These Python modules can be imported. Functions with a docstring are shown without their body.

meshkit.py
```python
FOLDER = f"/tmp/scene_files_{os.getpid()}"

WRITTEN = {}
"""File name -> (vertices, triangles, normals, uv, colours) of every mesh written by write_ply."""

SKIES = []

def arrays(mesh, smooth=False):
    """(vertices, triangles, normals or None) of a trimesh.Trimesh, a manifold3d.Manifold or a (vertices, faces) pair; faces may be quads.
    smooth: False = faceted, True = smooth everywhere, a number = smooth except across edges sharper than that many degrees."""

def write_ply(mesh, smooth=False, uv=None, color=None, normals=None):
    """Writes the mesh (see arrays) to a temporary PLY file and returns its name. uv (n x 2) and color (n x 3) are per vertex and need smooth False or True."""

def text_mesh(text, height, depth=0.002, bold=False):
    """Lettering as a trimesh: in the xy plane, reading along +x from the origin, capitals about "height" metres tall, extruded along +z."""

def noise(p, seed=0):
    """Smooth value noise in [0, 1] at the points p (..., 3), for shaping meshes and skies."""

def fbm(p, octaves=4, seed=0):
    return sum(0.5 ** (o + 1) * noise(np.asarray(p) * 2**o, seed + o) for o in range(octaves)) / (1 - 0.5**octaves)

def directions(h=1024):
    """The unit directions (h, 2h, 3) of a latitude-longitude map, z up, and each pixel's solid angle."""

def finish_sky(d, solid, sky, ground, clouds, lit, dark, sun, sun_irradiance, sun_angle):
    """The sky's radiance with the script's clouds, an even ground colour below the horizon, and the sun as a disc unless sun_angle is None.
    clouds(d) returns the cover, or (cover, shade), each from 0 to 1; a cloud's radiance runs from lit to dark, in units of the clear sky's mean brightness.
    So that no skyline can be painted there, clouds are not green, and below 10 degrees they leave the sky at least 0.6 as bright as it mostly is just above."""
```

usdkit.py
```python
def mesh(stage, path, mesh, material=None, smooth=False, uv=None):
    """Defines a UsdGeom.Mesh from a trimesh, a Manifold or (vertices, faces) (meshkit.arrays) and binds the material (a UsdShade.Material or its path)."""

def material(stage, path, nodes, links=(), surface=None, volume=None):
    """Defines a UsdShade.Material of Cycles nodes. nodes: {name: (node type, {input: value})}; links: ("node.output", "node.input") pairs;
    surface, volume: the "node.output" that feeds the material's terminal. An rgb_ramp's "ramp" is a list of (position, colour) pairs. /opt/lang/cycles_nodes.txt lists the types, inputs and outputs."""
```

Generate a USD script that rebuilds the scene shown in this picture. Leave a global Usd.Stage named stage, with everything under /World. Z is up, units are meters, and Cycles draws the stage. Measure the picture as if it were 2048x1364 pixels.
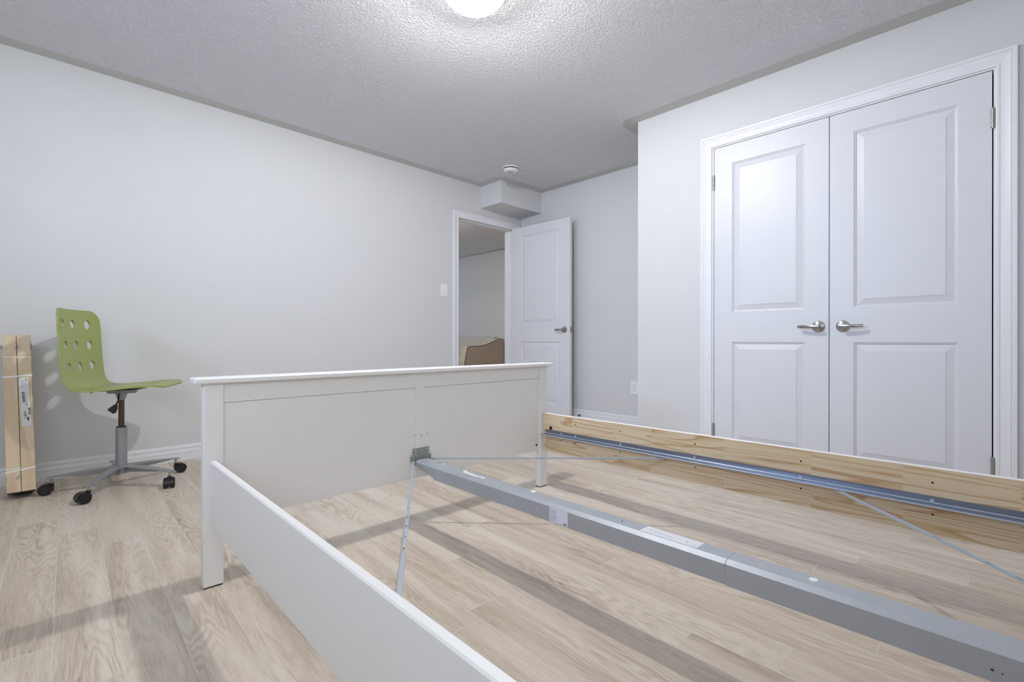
import math, random
import numpy as np, trimesh, manifold3d as m3, usdkit, meshkit
from shapely.geometry import Polygon, Point, LineString, box as sbox
from shapely import affinity
from pxr import Usd, UsdGeom, UsdLux, UsdShade, Gf, Sdf, Vt

stage = Usd.Stage.CreateInMemory()
UsdGeom.SetStageUpAxis(stage, UsdGeom.Tokens.z)
UsdGeom.SetStageMetersPerUnit(stage, 1.0)
world = UsdGeom.Xform.Define(stage, '/World')
stage.SetDefaultPrim(world.GetPrim())
UsdGeom.Scope.Define(stage, '/World/Looks')
RNG = random.Random(7)

# ------------------------------------------------------------------ camera
YAW, ROLL, FPX = 0.7779, 0.0011, 958.7
EYE = Gf.Vec3d(0, 0, 0.8)
F = np.array([math.sin(YAW), math.cos(YAW), 0.0]); R = np.array([math.cos(YAW), -math.sin(YAW), 0.0]); Z = np.array([0, 0, 1.0])
right, up = R * math.cos(ROLL) + Z * math.sin(ROLL), -R * math.sin(ROLL) + Z * math.cos(ROLL)
cam = UsdGeom.Camera.Define(stage, '/World/camera')
cam.CreateHorizontalApertureAttr(36.0); cam.CreateVerticalApertureAttr(36.0 * 1364 / 2048)
cam.CreateFocalLengthAttr(36.0 * FPX / 2048); cam.CreateClippingRangeAttr(Gf.Vec2f(0.02, 200))
cam.CreateExposureAttr(0.0)
cam.AddTransformOp().Set(Gf.Matrix4d(*right, 0, *up, 0, *(-F), 0, *EYE, 1))

# ------------------------------------------------------------------ light
LAMP = (1.40, 1.667, 2.405)          # the ceiling lamp's dome
LAMP_COLOR, LAMP_STRENGTH = (0.99, 0.985, 0.985), 1540.0
WIN = dict(y0=1.25, y1=2.35, z0=1.50, z1=2.14)   # basement window in the left wall, out of frame
sky = UsdLux.DomeLight.Define(stage, '/World/sky')
sky.CreateColorAttr(Gf.Vec3f(0.62, 0.78, 1.0)); sky.CreateIntensityAttr(0.8)
def rect_light(name, loc, rx, ry, rz, w, h, color, intensity):
    l = UsdLux.RectLight.Define(stage, '/World/' + name)
    l.CreateWidthAttr(w); l.CreateHeightAttr(h); l.CreateColorAttr(Gf.Vec3f(*color)); l.CreateIntensityAttr(intensity)
    l.AddTranslateOp().Set(Gf.Vec3d(*loc)); l.AddRotateXYZOp().Set(Gf.Vec3f(rx, ry, rz))
    return l
# daylight falling through the window: a bright patch of sky standing just outside the glass, facing into the room (+x)
rect_light('window_daylight', (-3.0, 1.55, 1.98), 90, 0, -90, 1.9, 0.9, (0.43, 0.56, 0.88), 56.0)

# a second, larger window in the wall behind the camera
WIN3 = dict(x0=-1.45, x1=0.25, z0=0.95, z1=2.10)
rect_light('near_daylight', (-0.90, -1.35, 1.60), 90, 0, 0, 4.2, 2.2, (1.0, 0.965, 0.93), 3.3)

# ------------------------------------------------------------------ materials
def mat(name, color, rough=0.5, metallic=0.0, noise=None, bump=None, **kw):
    """noise: (scale, amount) colour mottling; bump: (scale, strength, distance[, detail])"""
    n = {'p': ('principled_bsdf', {'base_color': color, 'roughness': rough, 'metallic': metallic, **kw})}
    l = []
    if noise or bump:
        n['g'] = ('geometry', {})
    if noise:
        n['nt'] = ('noise_texture', {'scale': noise[0], 'detail': 3.0})
        c = np.array(color)
        n['r'] = ('rgb_ramp', {'ramp': [(0.3, tuple(c * (1 - noise[1]))), (0.7, tuple(np.minimum(c * (1 + noise[1]), 1)))]})
        l += [('g.position', 'nt.vector'), ('nt.fac', 'r.fac'), ('r.color', 'p.base_color')]
    if bump:
        n['bt'] = ('noise_texture', {'scale': bump[0], 'detail': float(bump[3]) if len(bump) > 3 else 2.0})
        n['b'] = ('bump', {'strength': bump[1], 'distance': bump[2]})
        l += [('g.position', 'bt.vector'), ('bt.fac', 'b.height'), ('b.normal', 'p.normal')]
    return usdkit.material(stage, '/World/Looks/' + name, n, l, surface='p.BSDF')

M = {}
M['wall'] = mat('wall_paint', (0.69, 0.694, 0.684), 0.62, bump=(220, 0.12, 0.002))
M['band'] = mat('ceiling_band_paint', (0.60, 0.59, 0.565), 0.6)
M['trim'] = mat('trim_paint', (0.83, 0.835, 0.845), 0.36)
M['door'] = mat('door_paint', (0.745, 0.75, 0.765), 0.40)
M['bed'] = mat('bed_white_stain', (0.835, 0.82, 0.80), 0.42)
M['plastic'] = mat('white_plastic', (0.87, 0.87, 0.86), 0.35)
M['nickel'] = mat('satin_nickel', (0.42, 0.40, 0.38), 0.22, 1.0)
M['hinge'] = mat('hinge_metal', (0.42, 0.40, 0.37), 0.35, 1.0)
M['beam'] = mat('grey_coated_steel', (0.43, 0.455, 0.485), 0.44, 0.40, noise=(9, 0.03))
M['zinc'] = mat('zinc_steel', (0.45, 0.51, 0.58), 0.45, 0.45)
M['ledge'] = mat('ledge_steel', (0.27, 0.30, 0.37), 0.30, 0.85)
M['bracket'] = mat('bracket_steel', (0.36, 0.39, 0.38), 0.42, 0.8)
M['hole'] = mat('dark_hole', (0.02, 0.018, 0.016), 0.9)
M['paper'] = mat('white_paper', (0.74, 0.74, 0.75), 0.7)
M['grey_paper'] = mat('pale_label_paper', (0.74, 0.74, 0.80), 0.6)
M['ink'] = mat('black_ink', (0.03, 0.03, 0.035), 0.6)
M['ink_grey'] = mat('grey_ink', (0.42, 0.42, 0.46), 0.6)
M['green'] = mat('green_lacquer', (0.330, 0.380, 0.110), 0.38)
M['green_edge'] = mat('green_lacquer_edge', (0.25, 0.33, 0.08), 0.45)
M['black'] = mat('black_plastic', (0.008, 0.008, 0.009), 0.35)
M['silver'] = mat('silver_paint', (0.33, 0.335, 0.35), 0.42, 0.45)
M['rod'] = mat('polished_rod', (0.12, 0.095, 0.075), 0.22, 1.0)
M['strap'] = mat('strap_plastic', (0.85, 0.84, 0.80), 0.4)
M['webbing'] = mat('grey_webbing', (0.30, 0.28, 0.27), 0.8)
M['webbing_pale'] = mat('pale_webbing', (0.50, 0.47, 0.50), 0.8)
M['taupe'] = mat('taupe_upholstery', (0.44, 0.365, 0.30), 0.85, bump=(600, 0.3, 0.001))
M['cream'] = mat('cream_upholstery', (0.62, 0.58, 0.50), 0.8, bump=(600, 0.3, 0.001))
M['piping'] = mat('dark_piping', (0.10, 0.075, 0.055), 0.8)
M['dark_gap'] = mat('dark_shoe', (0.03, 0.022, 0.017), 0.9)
M['hall_floor'] = mat('hall_floor_wood', (0.42, 0.35, 0.28), 0.5)
M['screen'] = mat('grey_lens', (0.16, 0.17, 0.165), 0.3)
M['soil'] = mat('outdoor_gravel', (0.35, 0.33, 0.30), 0.9, noise=(30, 0.3))

# knock-down textured ceiling: relief only
M['ceiling'] = usdkit.material(stage, '/World/Looks/textured_ceiling', {
    'g': ('geometry', {}), 'v': ('noise_texture', {'scale': 84.0, 'detail': 3.0, 'roughness': 0.6, 'distortion': 0.35}),
    'r': ('rgb_ramp', {'ramp': [(0.40, (0, 0, 0)), (0.60, (1, 1, 1))]}),
    'b': ('bump', {'strength': 0.9, 'distance': 0.006}),
    'p': ('principled_bsdf', {'base_color': (0.88, 0.88, 0.91), 'roughness': 0.9})},
    [('g.position', 'v.vector'), ('v.fac', 'r.fac'), ('r.color', 'b.height'), ('b.normal', 'p.normal')], surface='p.BSDF')

# frosted glass dome round a bulb: clear enough below to let the bulb's light out, denser towards its rim, glowing all over
M['lamp'] = usdkit.material(stage, '/World/Looks/lit_glass', {
    't': ('texture_coordinate', {}), 's': ('separate_xyz', {}), 'm': ('map_range', {'from_min': -0.052, 'from_max': -0.074, 'to_min': 0.03, 'to_max': 0.92, 'clamp': True}),
    'cc': ('combine_color', {}), 'tr': ('transparent_bsdf', {}), 'e': ('emission', {'color': LAMP_COLOR, 'strength': 7.0}), 'a': ('add_closure', {})},
    [('t.object', 's.vector'), ('s.z', 'm.value'), ('m.result', 'cc.r'), ('m.result', 'cc.g'), ('m.result', 'cc.b'), ('cc.color', 'tr.color'), ('e.emission', 'a.closure1'), ('tr.BSDF', 'a.closure2')], surface='a.closure')
M['hall_lamp'] = usdkit.material(stage, '/World/Looks/lit_glass_hall', {'e': ('emission', {'color': (1.0, 0.89, 0.78), 'strength': 120.0})}, surface='e.emission')
M['pane'] = usdkit.material(stage, '/World/Looks/window_glass', {
    't': ('transparent_bsdf', {'color': (0.97, 0.98, 0.98)}), 'gl': ('glossy_bsdf', {'roughness': 0.02}), 'm': ('mix_closure', {'fac': 0.06})},
    [('t.BSDF', 'm.closure1'), ('gl.BSDF', 'm.closure2')], surface='m.closure')

PT = math.tan(math.radians(1.6))     # the planks run 1.6 degrees off the walls
def oak():
    n = {
        'g': ('geometry', {}), 'o': ('object_info', {}),
        'r1': ('math', {'math_type': 'multiply', 'value2': 37.3}), 'r2': ('math', {'math_type': 'multiply', 'value2': 91.7}),
        'cx': ('combine_xyz', {}), 'rot': ('vector_rotate', {'rotate_type': 'z_axis', 'angle': math.radians(1.6)}),
        'ad': ('vector_math', {'math_type': 'add'}),
        # cathedral grain: contour lines of a stretched noise
        'm1': ('mapping', {'scale': (8.0, 1.0, 1.0)}), 'n1': ('noise_texture', {'scale': 1.0, 'detail': 3.0, 'roughness': 0.42, 'distortion': 0.25}),
        'k1': ('math', {'math_type': 'multiply', 'value2': 170.0}), 's1': ('math', {'math_type': 'sine'}),
        'a1': ('map_range', {'from_min': -1.0, 'from_max': 1.0, 'to_min': 0.0, 'to_max': 1.0}),
        # fibres
        'm2': ('mapping', {'scale': (330.0, 13.0, 1.0)}), 'n2': ('noise_texture', {'scale': 1.0, 'detail': 4.0, 'roughness': 0.65}),
        # broad streaks
        'm3': ('mapping', {'scale': (13.0, 1.1, 1.0)}), 'n3': ('noise_texture', {'scale': 1.0, 'detail': 3.0, 'roughness': 0.55, 'distortion': 0.6}),
        # where the cathedral figure is strong
        'm4': ('mapping', {'scale': (5.0, 1.6, 1.0), 'location': (3.1, 7.7, 0)}), 'n4': ('noise_texture', {'scale': 1.0, 'detail': 1.0}),
        'a4': ('map_range', {'from_min': 0.42, 'from_max': 0.68, 'to_min': 0.015, 'to_max': 0.115, 'clamp': True}),
        'c1': ('math', {'math_type': 'subtract', 'value2': 0.5}), 'x1': ('math', {'math_type': 'multiply'}),
        'x2': ('math', {'math_type': 'multiply', 'value2': 0.62}), 'x3': ('math', {'math_type': 'multiply', 'value2': 0.95}), 'x4': ('math', {'math_type': 'multiply', 'value2': 0.12}),
        'y1': ('math', {'math_type': 'add'}), 'y2': ('math', {'math_type': 'add'}), 'y3': ('math', {'math_type': 'add'}),
        'y4': ('math', {'math_type': 'subtract', 'value2': 0.32}),
        'ramp': ('rgb_ramp', {'ramp': [(0.10, (0.27, 0.207, 0.152)), (0.36, (0.52, 0.430, 0.336)), (0.58, (0.67, 0.576, 0.474)), (0.85, (0.775, 0.695, 0.60))]}),
        'edge': ('attribute', {'attribute': 'edge'}), 'mx': ('mix_color', {'b': (0.72, 0.68, 0.64)}),
        'b': ('bump', {'strength': 0.12, 'distance': 0.002}),
        'p': ('principled_bsdf', {'roughness': 0.46})}
    l = [('o.random', 'r1.value1'), ('o.random', 'r2.value1'), ('r1.value', 'cx.x'), ('r2.value', 'cx.y'),
         ('g.position', 'rot.vector'), ('rot.vector', 'ad.vector1'), ('cx.vector', 'ad.vector2')]
    for k in '1234':
        l += [('ad.vector', f'm{k}.vector'), (f'm{k}.vector', f'n{k}.vector')]
    l += [('n1.fac', 'k1.value1'), ('k1.value', 's1.value1'), ('s1.value', 'c1.value1'), ('n4.fac', 'a4.value'), ('s1.value', 'x1.value1'), ('a4.result', 'x1.value2'),
          ('n2.fac', 'x2.value1'), ('n3.fac', 'x3.value1'), ('o.random', 'x4.value1'),
          ('x1.value', 'y1.value1'), ('x2.value', 'y1.value2'), ('y1.value', 'y2.value1'), ('x3.value', 'y2.value2'), ('y2.value', 'y3.value1'), ('x4.value', 'y3.value2'), ('y3.value', 'y4.value1'),
          ('y4.value', 'ramp.fac'), ('ramp.color', 'mx.a'), ('edge.fac', 'mx.fac'), ('mx.result', 'p.base_color'), ('n2.fac', 'b.height'), ('b.normal', 'p.normal')]
    del n['c1']; l = [x for x in l if 'c1.' not in x[0] and 'c1.' not in x[1]]
    del n['s1'], n['a1']
    n['s1'] = ('math', {'math_type': 'sine'})
    return usdkit.material(stage, '/World/Looks/oak_laminate', n, l, surface='p.BSDF')
M['oak'] = oak()

def softwood(name, ramp, axis_scale, lines, rough=0.5, fig=(0.9, 0.35)):
    """pale softwood: growth-ring lines along the second axis of axis_scale; every object and every joined block has its own figure"""
    n = {'g': ('texture_coordinate', {}), 'o': ('object_info', {}),
         'k': ('math', {'math_type': 'multiply', 'value2': 23.1}), 'cx': ('combine_xyz', {}), 'ad': ('vector_math', {'math_type': 'add'}),
         'm1': ('mapping', {'scale': axis_scale}), 'n1': ('noise_texture', {'scale': 1.0, 'detail': 1.5, 'roughness': 0.4, 'distortion': 0.3}),
         'q': ('math', {'math_type': 'multiply', 'value2': lines}), 's': ('math', {'math_type': 'fraction'}),
         'ramp': ('rgb_ramp', {'ramp': ramp}),
         'm2': ('mapping', {'scale': tuple(np.array(axis_scale) * 14)}), 'n2': ('noise_texture', {'scale': 1.0, 'detail': 2.0}),
         'mx': ('mix_color', {'blend_type': 'overlay', 'fac': 0.16}), 'p': ('principled_bsdf', {'roughness': rough})}
    l = [('o.random', 'k.value1'), ('k.value', 'cx.x'), ('k.value', 'cx.y'), ('k.value', 'cx.z'), ('g.object', 'ad.vector1'), ('cx.vector', 'ad.vector2'),
         ('ad.vector', 'm1.vector'), ('m1.vector', 'n1.vector'), ('n1.fac', 'q.value1'), ('q.value', 's.value1'), ('s.value', 'ramp.fac'),
         ('ad.vector', 'm2.vector'), ('m2.vector', 'n2.vector'), ('ramp.color', 'mx.a'), ('n2.color', 'mx.b'), ('mx.result', 'p.base_color')]
    return usdkit.material(stage, '/World/Looks/' + name, n, l, surface='p.BSDF')
M['pine'] = softwood('pine_wood', [(0.0, (0.70, 0.57, 0.39)), (0.50, (0.68, 0.535, 0.345)), (0.80, (0.61, 0.435, 0.245)), (0.93, (0.50, 0.30, 0.14)), (1.0, (0.69, 0.555, 0.375))], (4.0, 0.75, 15.0), 11.0)
M['birch'] = softwood('birch_slat_wood', [(0.0, (0.72, 0.575, 0.40)), (0.5, (0.69, 0.54, 0.36)), (0.9, (0.62, 0.46, 0.29)), (1.0, (0.71, 0.56, 0.385))], (9.0, 9.0, 1.3), 3.0)

# ------------------------------------------------------------------ prim helpers
taken = set()
def numbered(parent, name):
    p = f'{parent}/{name}'; k = 0
    while p in taken:
        k += 1; p = f'{parent}/{name}_{k:03d}'
    taken.add(p); return p
def path_of(parent):
    return '/World' if parent is None else str(parent.GetPath())
def obj(name, mesh, m, parent=None, smooth=False, label=None, kind=None):
    pm = usdkit.mesh(stage, numbered(path_of(parent), name), mesh, M[m] if isinstance(m, str) else m, smooth=smooth)
    p = pm.GetPrim()
    if label: p.SetCustomDataByKey('label', label)
    if kind: p.SetCustomDataByKey('kind', kind)
    return p
def tag(p, label, cat=None, group=None, kind=None):
    for k, v in (('label', label), ('category', cat), ('group', group), ('kind', kind)):
        if v: p.SetCustomDataByKey(k, v)
    return p
def thing(name, label, cat=None, loc=(0, 0, 0), rz=0.0, kind=None, parent=None):
    x = UsdGeom.Xform.Define(stage, numbered(path_of(parent), name))
    x.AddTranslateOp().Set(Gf.Vec3d(*loc))
    if rz: x.AddRotateZOp().Set(rz)
    return tag(x.GetPrim(), label, cat, kind=kind)

# ------------------------------------------------------------------ mesh helpers
def box(x0, x1, y0, y1, z0, z1, c=0.0):
    """box with its edges chamfered by c"""
    if c <= 0:
        b = trimesh.creation.box((x1 - x0, y1 - y0, z1 - z0)); b.apply_translation(((x0 + x1) / 2, (y0 + y1) / 2, (z0 + z1) / 2)); return b
    lo, hi = np.array([x0, y0, z0]), np.array([x1, y1, z1]); pts = []
    for ax in range(3):
        a, b = lo + c, hi - c
        a[ax], b[ax] = lo[ax], hi[ax]
        pts += [[(a, b)[i][0], (a, b)[j][1], (a, b)[k][2]] for i in (0, 1) for j in (0, 1) for k in (0, 1)]
    return trimesh.convex.convex_hull(np.array(pts))
def to_tm(man):
    m = man.to_mesh(); return trimesh.Trimesh(np.asarray(m.vert_properties)[:, :3], np.asarray(m.tri_verts), process=False)
def man(t):
    return m3.Manifold(m3.Mesh(np.asarray(t.vertices, np.float32), np.asarray(t.faces, np.uint32)))
def cs(poly):
    rings = [np.asarray(poly.exterior.coords)[:-1]] + [np.asarray(r.coords)[:-1] for r in poly.interiors]
    return m3.CrossSection([r.tolist() for r in rings], m3.FillRule.EvenOdd)
def prism(poly, h0, h1, axes='xyz', refine=None):
    """polygon extruded from h0 to h1; axes says which world axes the polygon's two axes and the extrusion are"""
    e = cs(poly if isinstance(poly, Polygon) else Polygon(poly)).extrude(h1 - h0)
    if refine: e = e.refine_to_length(refine)
    t = to_tm(e); v = np.array(t.vertices); v[:, 2] += h0
    w = np.zeros_like(v); idx = ['xyz'.index(a) for a in axes]
    for i, a in enumerate(idx): w[:, a] = v[:, i]
    t = trimesh.Trimesh(w, t.faces, process=False)
    if np.linalg.det(np.eye(3)[idx]) < 0: t.invert()
    return t
def cyl(p, q, r, n=20, r2=None):
    """cylinder (or cone) from p to q"""
    p, q = np.array(p, float), np.array(q, float); d = q - p; L = np.linalg.norm(d)
    t = to_tm(m3.Manifold.cylinder(L, r, r if r2 is None else r2, n))
    t.apply_transform(trimesh.geometry.align_vectors([0, 0, 1], d / L)); t.apply_translation(p); return t
def lathe(pts, n=40, loc=(0, 0, 0), axis=(0, 0, 1)):
    t = trimesh.creation.revolve(np.array(pts, float), sections=n)
    if t.volume < 0: t.invert()
    t.apply_transform(trimesh.geometry.align_vectors([0, 0, 1], axis)); t.apply_translation(loc); return t
def hull(spheres, seg=16):
    return to_tm(m3.Manifold.batch_hull([m3.Manifold.sphere(r, seg).translate(list(map(float, c))) for c, r in spheres]))
def join(*ts):
    return trimesh.util.concatenate([t for t in ts])
def sub(a, *bs):
    r = man(a)
    for b in bs: r = r - man(b)
    return to_tm(r)
def rrect(x0, y0, x1, y1, r):
    return sbox(x0 + r, y0 + r, x1 - r, y1 - r).buffer(r, quad_segs=6)
def text(s, height, loc, xdir, ydir, depth=0.0006, center=True, bold=True):
    t = meshkit.text_mesh(s, height, depth=depth, bold=bold)
    t = trimesh.Trimesh(*meshkit.arrays(t)[:2], process=False)
    if center:
        c = t.bounds.mean(0); c[2] = 0; t.apply_translation(-c)
    xd, yd = np.array(xdir, float), np.array(ydir, float); zd = np.cross(xd, yd)
    T = np.eye(4); T[:3, 0], T[:3, 1], T[:3, 2], T[:3, 3] = xd, yd, zd, loc
    t.apply_transform(T); return t
def tube(pts, r, n=10):
    pts = np.array(pts, float)
    t = trimesh.creation.sweep_polygon(Point(0, 0).buffer(r, quad_segs=max(2, n // 4)), pts)
    if t.volume < 0: t.invert()
    return t

# ================================================================== THE ROOM
H, YF, XC, XR, YC = 2.4247, 3.833, 3.165, 3.926, 1.8813
XL, YN = -1.70, -0.50
ZD = 2.0495                       # head of the doorway
room = Polygon([(XL, YN), (XC, YN), (XC, YC), (XR, YC), (XR, YF), (XL, YF)])
bulk = sbox(3.3131, 3.5264, XR, YF)

# floor: every plank a mesh of its own
floor = thing('floor', 'pale greige oak laminate plank floor of the bedroom', kind='structure')
obj('underlay', prism(sbox(XL - 0.12, YN - 0.1, XR + 0.1, YF + 0.06), -0.06, -0.0035, 'xyz'), 'hall_floor', floor)
def plank_mesh(poly):
    poly = poly.simplify(1e-4); inner = poly.buffer(-0.0017, join_style=2)
    if inner.is_empty or inner.geom_type != 'Polygon' or len(inner.exterior.coords) != len(poly.exterior.coords): return None
    o, i = np.asarray(poly.exterior.coords)[:-1], np.asarray(inner.exterior.coords)[:-1]
    if not poly.exterior.is_ccw: o = o[::-1]
    if not inner.exterior.is_ccw: i = i[::-1]
    k = np.argmin(((i - o[0]) ** 2).sum(1)); i = np.roll(i, -k, axis=0); n = len(o)
    V, Fc, E = [], [], []
    tv, tf = trimesh.creation.triangulate_polygon(Polygon(i), engine='earcut') if n > 4 else (i, np.array([[0, 1, 2], [0, 2, 3]])[:n - 2])
    base = len(V); V += [(x, y, 0.0) for x, y in tv]; E += [0.0] * len(tv); Fc += [tuple(base + f) for f in tf]
    for a in range(n):
        b = (a + 1) % n; base = len(V)
        V += [(*i[a], 0.0), (*i[b], 0.0), (*o[b], -0.0006), (*o[a], -0.0006), (*o[b], -0.0075), (*o[a], -0.0075)]; E += [0.45, 0.45, 0.75, 0.75, 0.0, 0.0]
        Fc += [(base, base + 2, base + 1), (base, base + 3, base + 2), (base + 3, base + 4, base + 2), (base + 3, base + 5, base + 4)]
    return np.array(V), np.array(Fc), np.array(E, np.float32)
PW, PL = 0.1285, 1.22
known = {-2: 3.097, -1: 2.958, 0: 2.70, 1: 2.462, 2: 2.1215, 9: 0.592, 16: 0.361, 17: 0.07, 18: 1.076, 7: 1.10}
for row in range(-16, 33):
    xa, xb = -0.024 + row * PW, -0.024 + (row + 1) * PW
    j0 = known.get(row, RNG.uniform(0, PL))
    j0 -= math.ceil((j0 - YN) / PL) * PL
    while j0 < YF:
        g = 0.00004; a, b = j0 + g, j0 + PL - g
        quad = Polygon([(xa + g + a * PT, a), (xb - g + a * PT, a), (xb - g + b * PT, b), (xa + g + b * PT, b)])
        c = quad.intersection(room); j0 += PL
        for piece in (c.geoms if hasattr(c, 'geoms') else [c]):
            if piece.geom_type != 'Polygon' or piece.area < 0.002: continue
            pm = plank_mesh(piece)
            if pm is None: continue
            prim = obj('plank', (pm[0], pm[1]), 'oak', floor)
            UsdGeom.PrimvarsAPI(prim).CreatePrimvar('edge', Sdf.ValueTypeNames.FloatArray, 'vertex').Set(Vt.FloatArray.FromNumpy(pm[2]))

# ceiling: smooth painted band round a knock-down textured field
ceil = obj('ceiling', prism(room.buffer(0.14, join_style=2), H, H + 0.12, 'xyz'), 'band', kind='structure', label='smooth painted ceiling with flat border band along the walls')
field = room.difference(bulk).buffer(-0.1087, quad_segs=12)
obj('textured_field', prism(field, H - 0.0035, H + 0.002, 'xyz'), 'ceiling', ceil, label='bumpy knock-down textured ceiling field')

def wall(name, t, label, m='wall'):
    return obj(name, t, m, label=label, kind='structure')
far_poly = sbox(XL - 0.14, -0.06, XR + 0.14, H).difference(sbox(3.000, -0.1, 3.8165, ZD + 0.016))
wall('wall_far', prism(far_poly, YF, YF + 0.125, 'xzy'), 'long pale grey wall with the open doorway at its right end')
wall('wall_right', box(XR, XR + 0.12, YN - 0.12, YF, -0.06, H), 'pale wall behind the open door, past the closet corner')
clos_poly = sbox(YN, -0.06, YC, H).difference(sbox(0.0035, -0.1, 1.3325, 2.0815))
wall('wall_closet', prism(clos_poly, XC, XC + 0.115, 'yzx'), 'pale wall holding the double closet doors')
wall('wall_closet_return', box(XC + 0.115, XR, YC - 0.115, YC, -0.06, H), 'short return wall at the side of the closet')
win_poly = sbox(YN - 0.12, -0.06, YF, H).difference(sbox(WIN['y0'], WIN['z0'], WIN['y1'], WIN['z1']))
wall('wall_left', prism(win_poly, XL - 0.14, XL, 'yzx'), 'pale wall with the basement window, left of the camera')
near_poly = sbox(XL, -0.06, XR, H).difference(sbox(WIN3['x0'], WIN3['z0'], WIN3['x1'], WIN3['z1']))
wall('wall_near', prism(near_poly, YN - 0.12, YN, 'xzy'), 'pale wall with a window behind the headboard')
obj('bulkhead_1', box(3.3131, XR, 3.5264, YF, 2.1998, H), 'wall', label='boxed-in bulkhead under the ceiling above the door', kind='structure')

# window (out of frame, source of the daylight)
w1 = thing('window_1', 'white slider basement window in the left wall', kind='structure')
y0, y1, z0, z1 = WIN['y0'], WIN['y1'], WIN['z0'], WIN['z1']
fr = sbox(y0, z0, y1, z1).difference(sbox(y0 + 0.05, z0 + 0.05, y1 - 0.05, z1 - 0.05)).union(sbox((y0 + y1) / 2 - 0.025, z0, (y0 + y1) / 2 + 0.025, z1))
obj('window_frame', prism(fr, XL - 0.13, XL - 0.07, 'yzx'), 'plastic', w1)
obj('pane', box(XL - 0.104, XL - 0.098, y0 + 0.05, (y0 + y1) / 2 - 0.025, z0 + 0.05, z1 - 0.05), 'pane', w1)
obj('pane', box(XL - 0.104, XL - 0.098, (y0 + y1) / 2 + 0.025, y1 - 0.05, z0 + 0.05, z1 - 0.05), 'pane', w1)
obj('window_sill', box(XL - 0.07, XL + 0.025, y0, y1, z0 - 0.018, z0 + 0.0, 0.004), 'trim', w1)

w3 = thing('window_3', 'white double window in the wall behind the camera', kind='structure')
x0, x1, z0, z1 = WIN3['x0'], WIN3['x1'], WIN3['z0'], WIN3['z1']
fr = sbox(x0, z0, x1, z1).difference(sbox(x0 + 0.05, z0 + 0.05, x1 - 0.05, z1 - 0.05)).union(sbox((x0 + x1) / 2 - 0.03, z0, (x0 + x1) / 2 + 0.03, z1))
obj('window_frame', prism(fr, YN - 0.11, YN - 0.05, 'xzy'), 'plastic', w3)
obj('pane', box(x0 + 0.05, (x0 + x1) / 2 - 0.03, YN - 0.083, YN - 0.077, z0 + 0.05, z1 - 0.05), 'pane', w3)
obj('pane', box((x0 + x1) / 2 + 0.03, x1 - 0.05, YN - 0.083, YN - 0.077, z0 + 0.05, z1 - 0.05), 'pane', w3)
obj('window_sill', box(x0, x1, YN - 0.05, YN + 0.02, z0 - 0.018, z0, 0.004), 'trim', w3)

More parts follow.
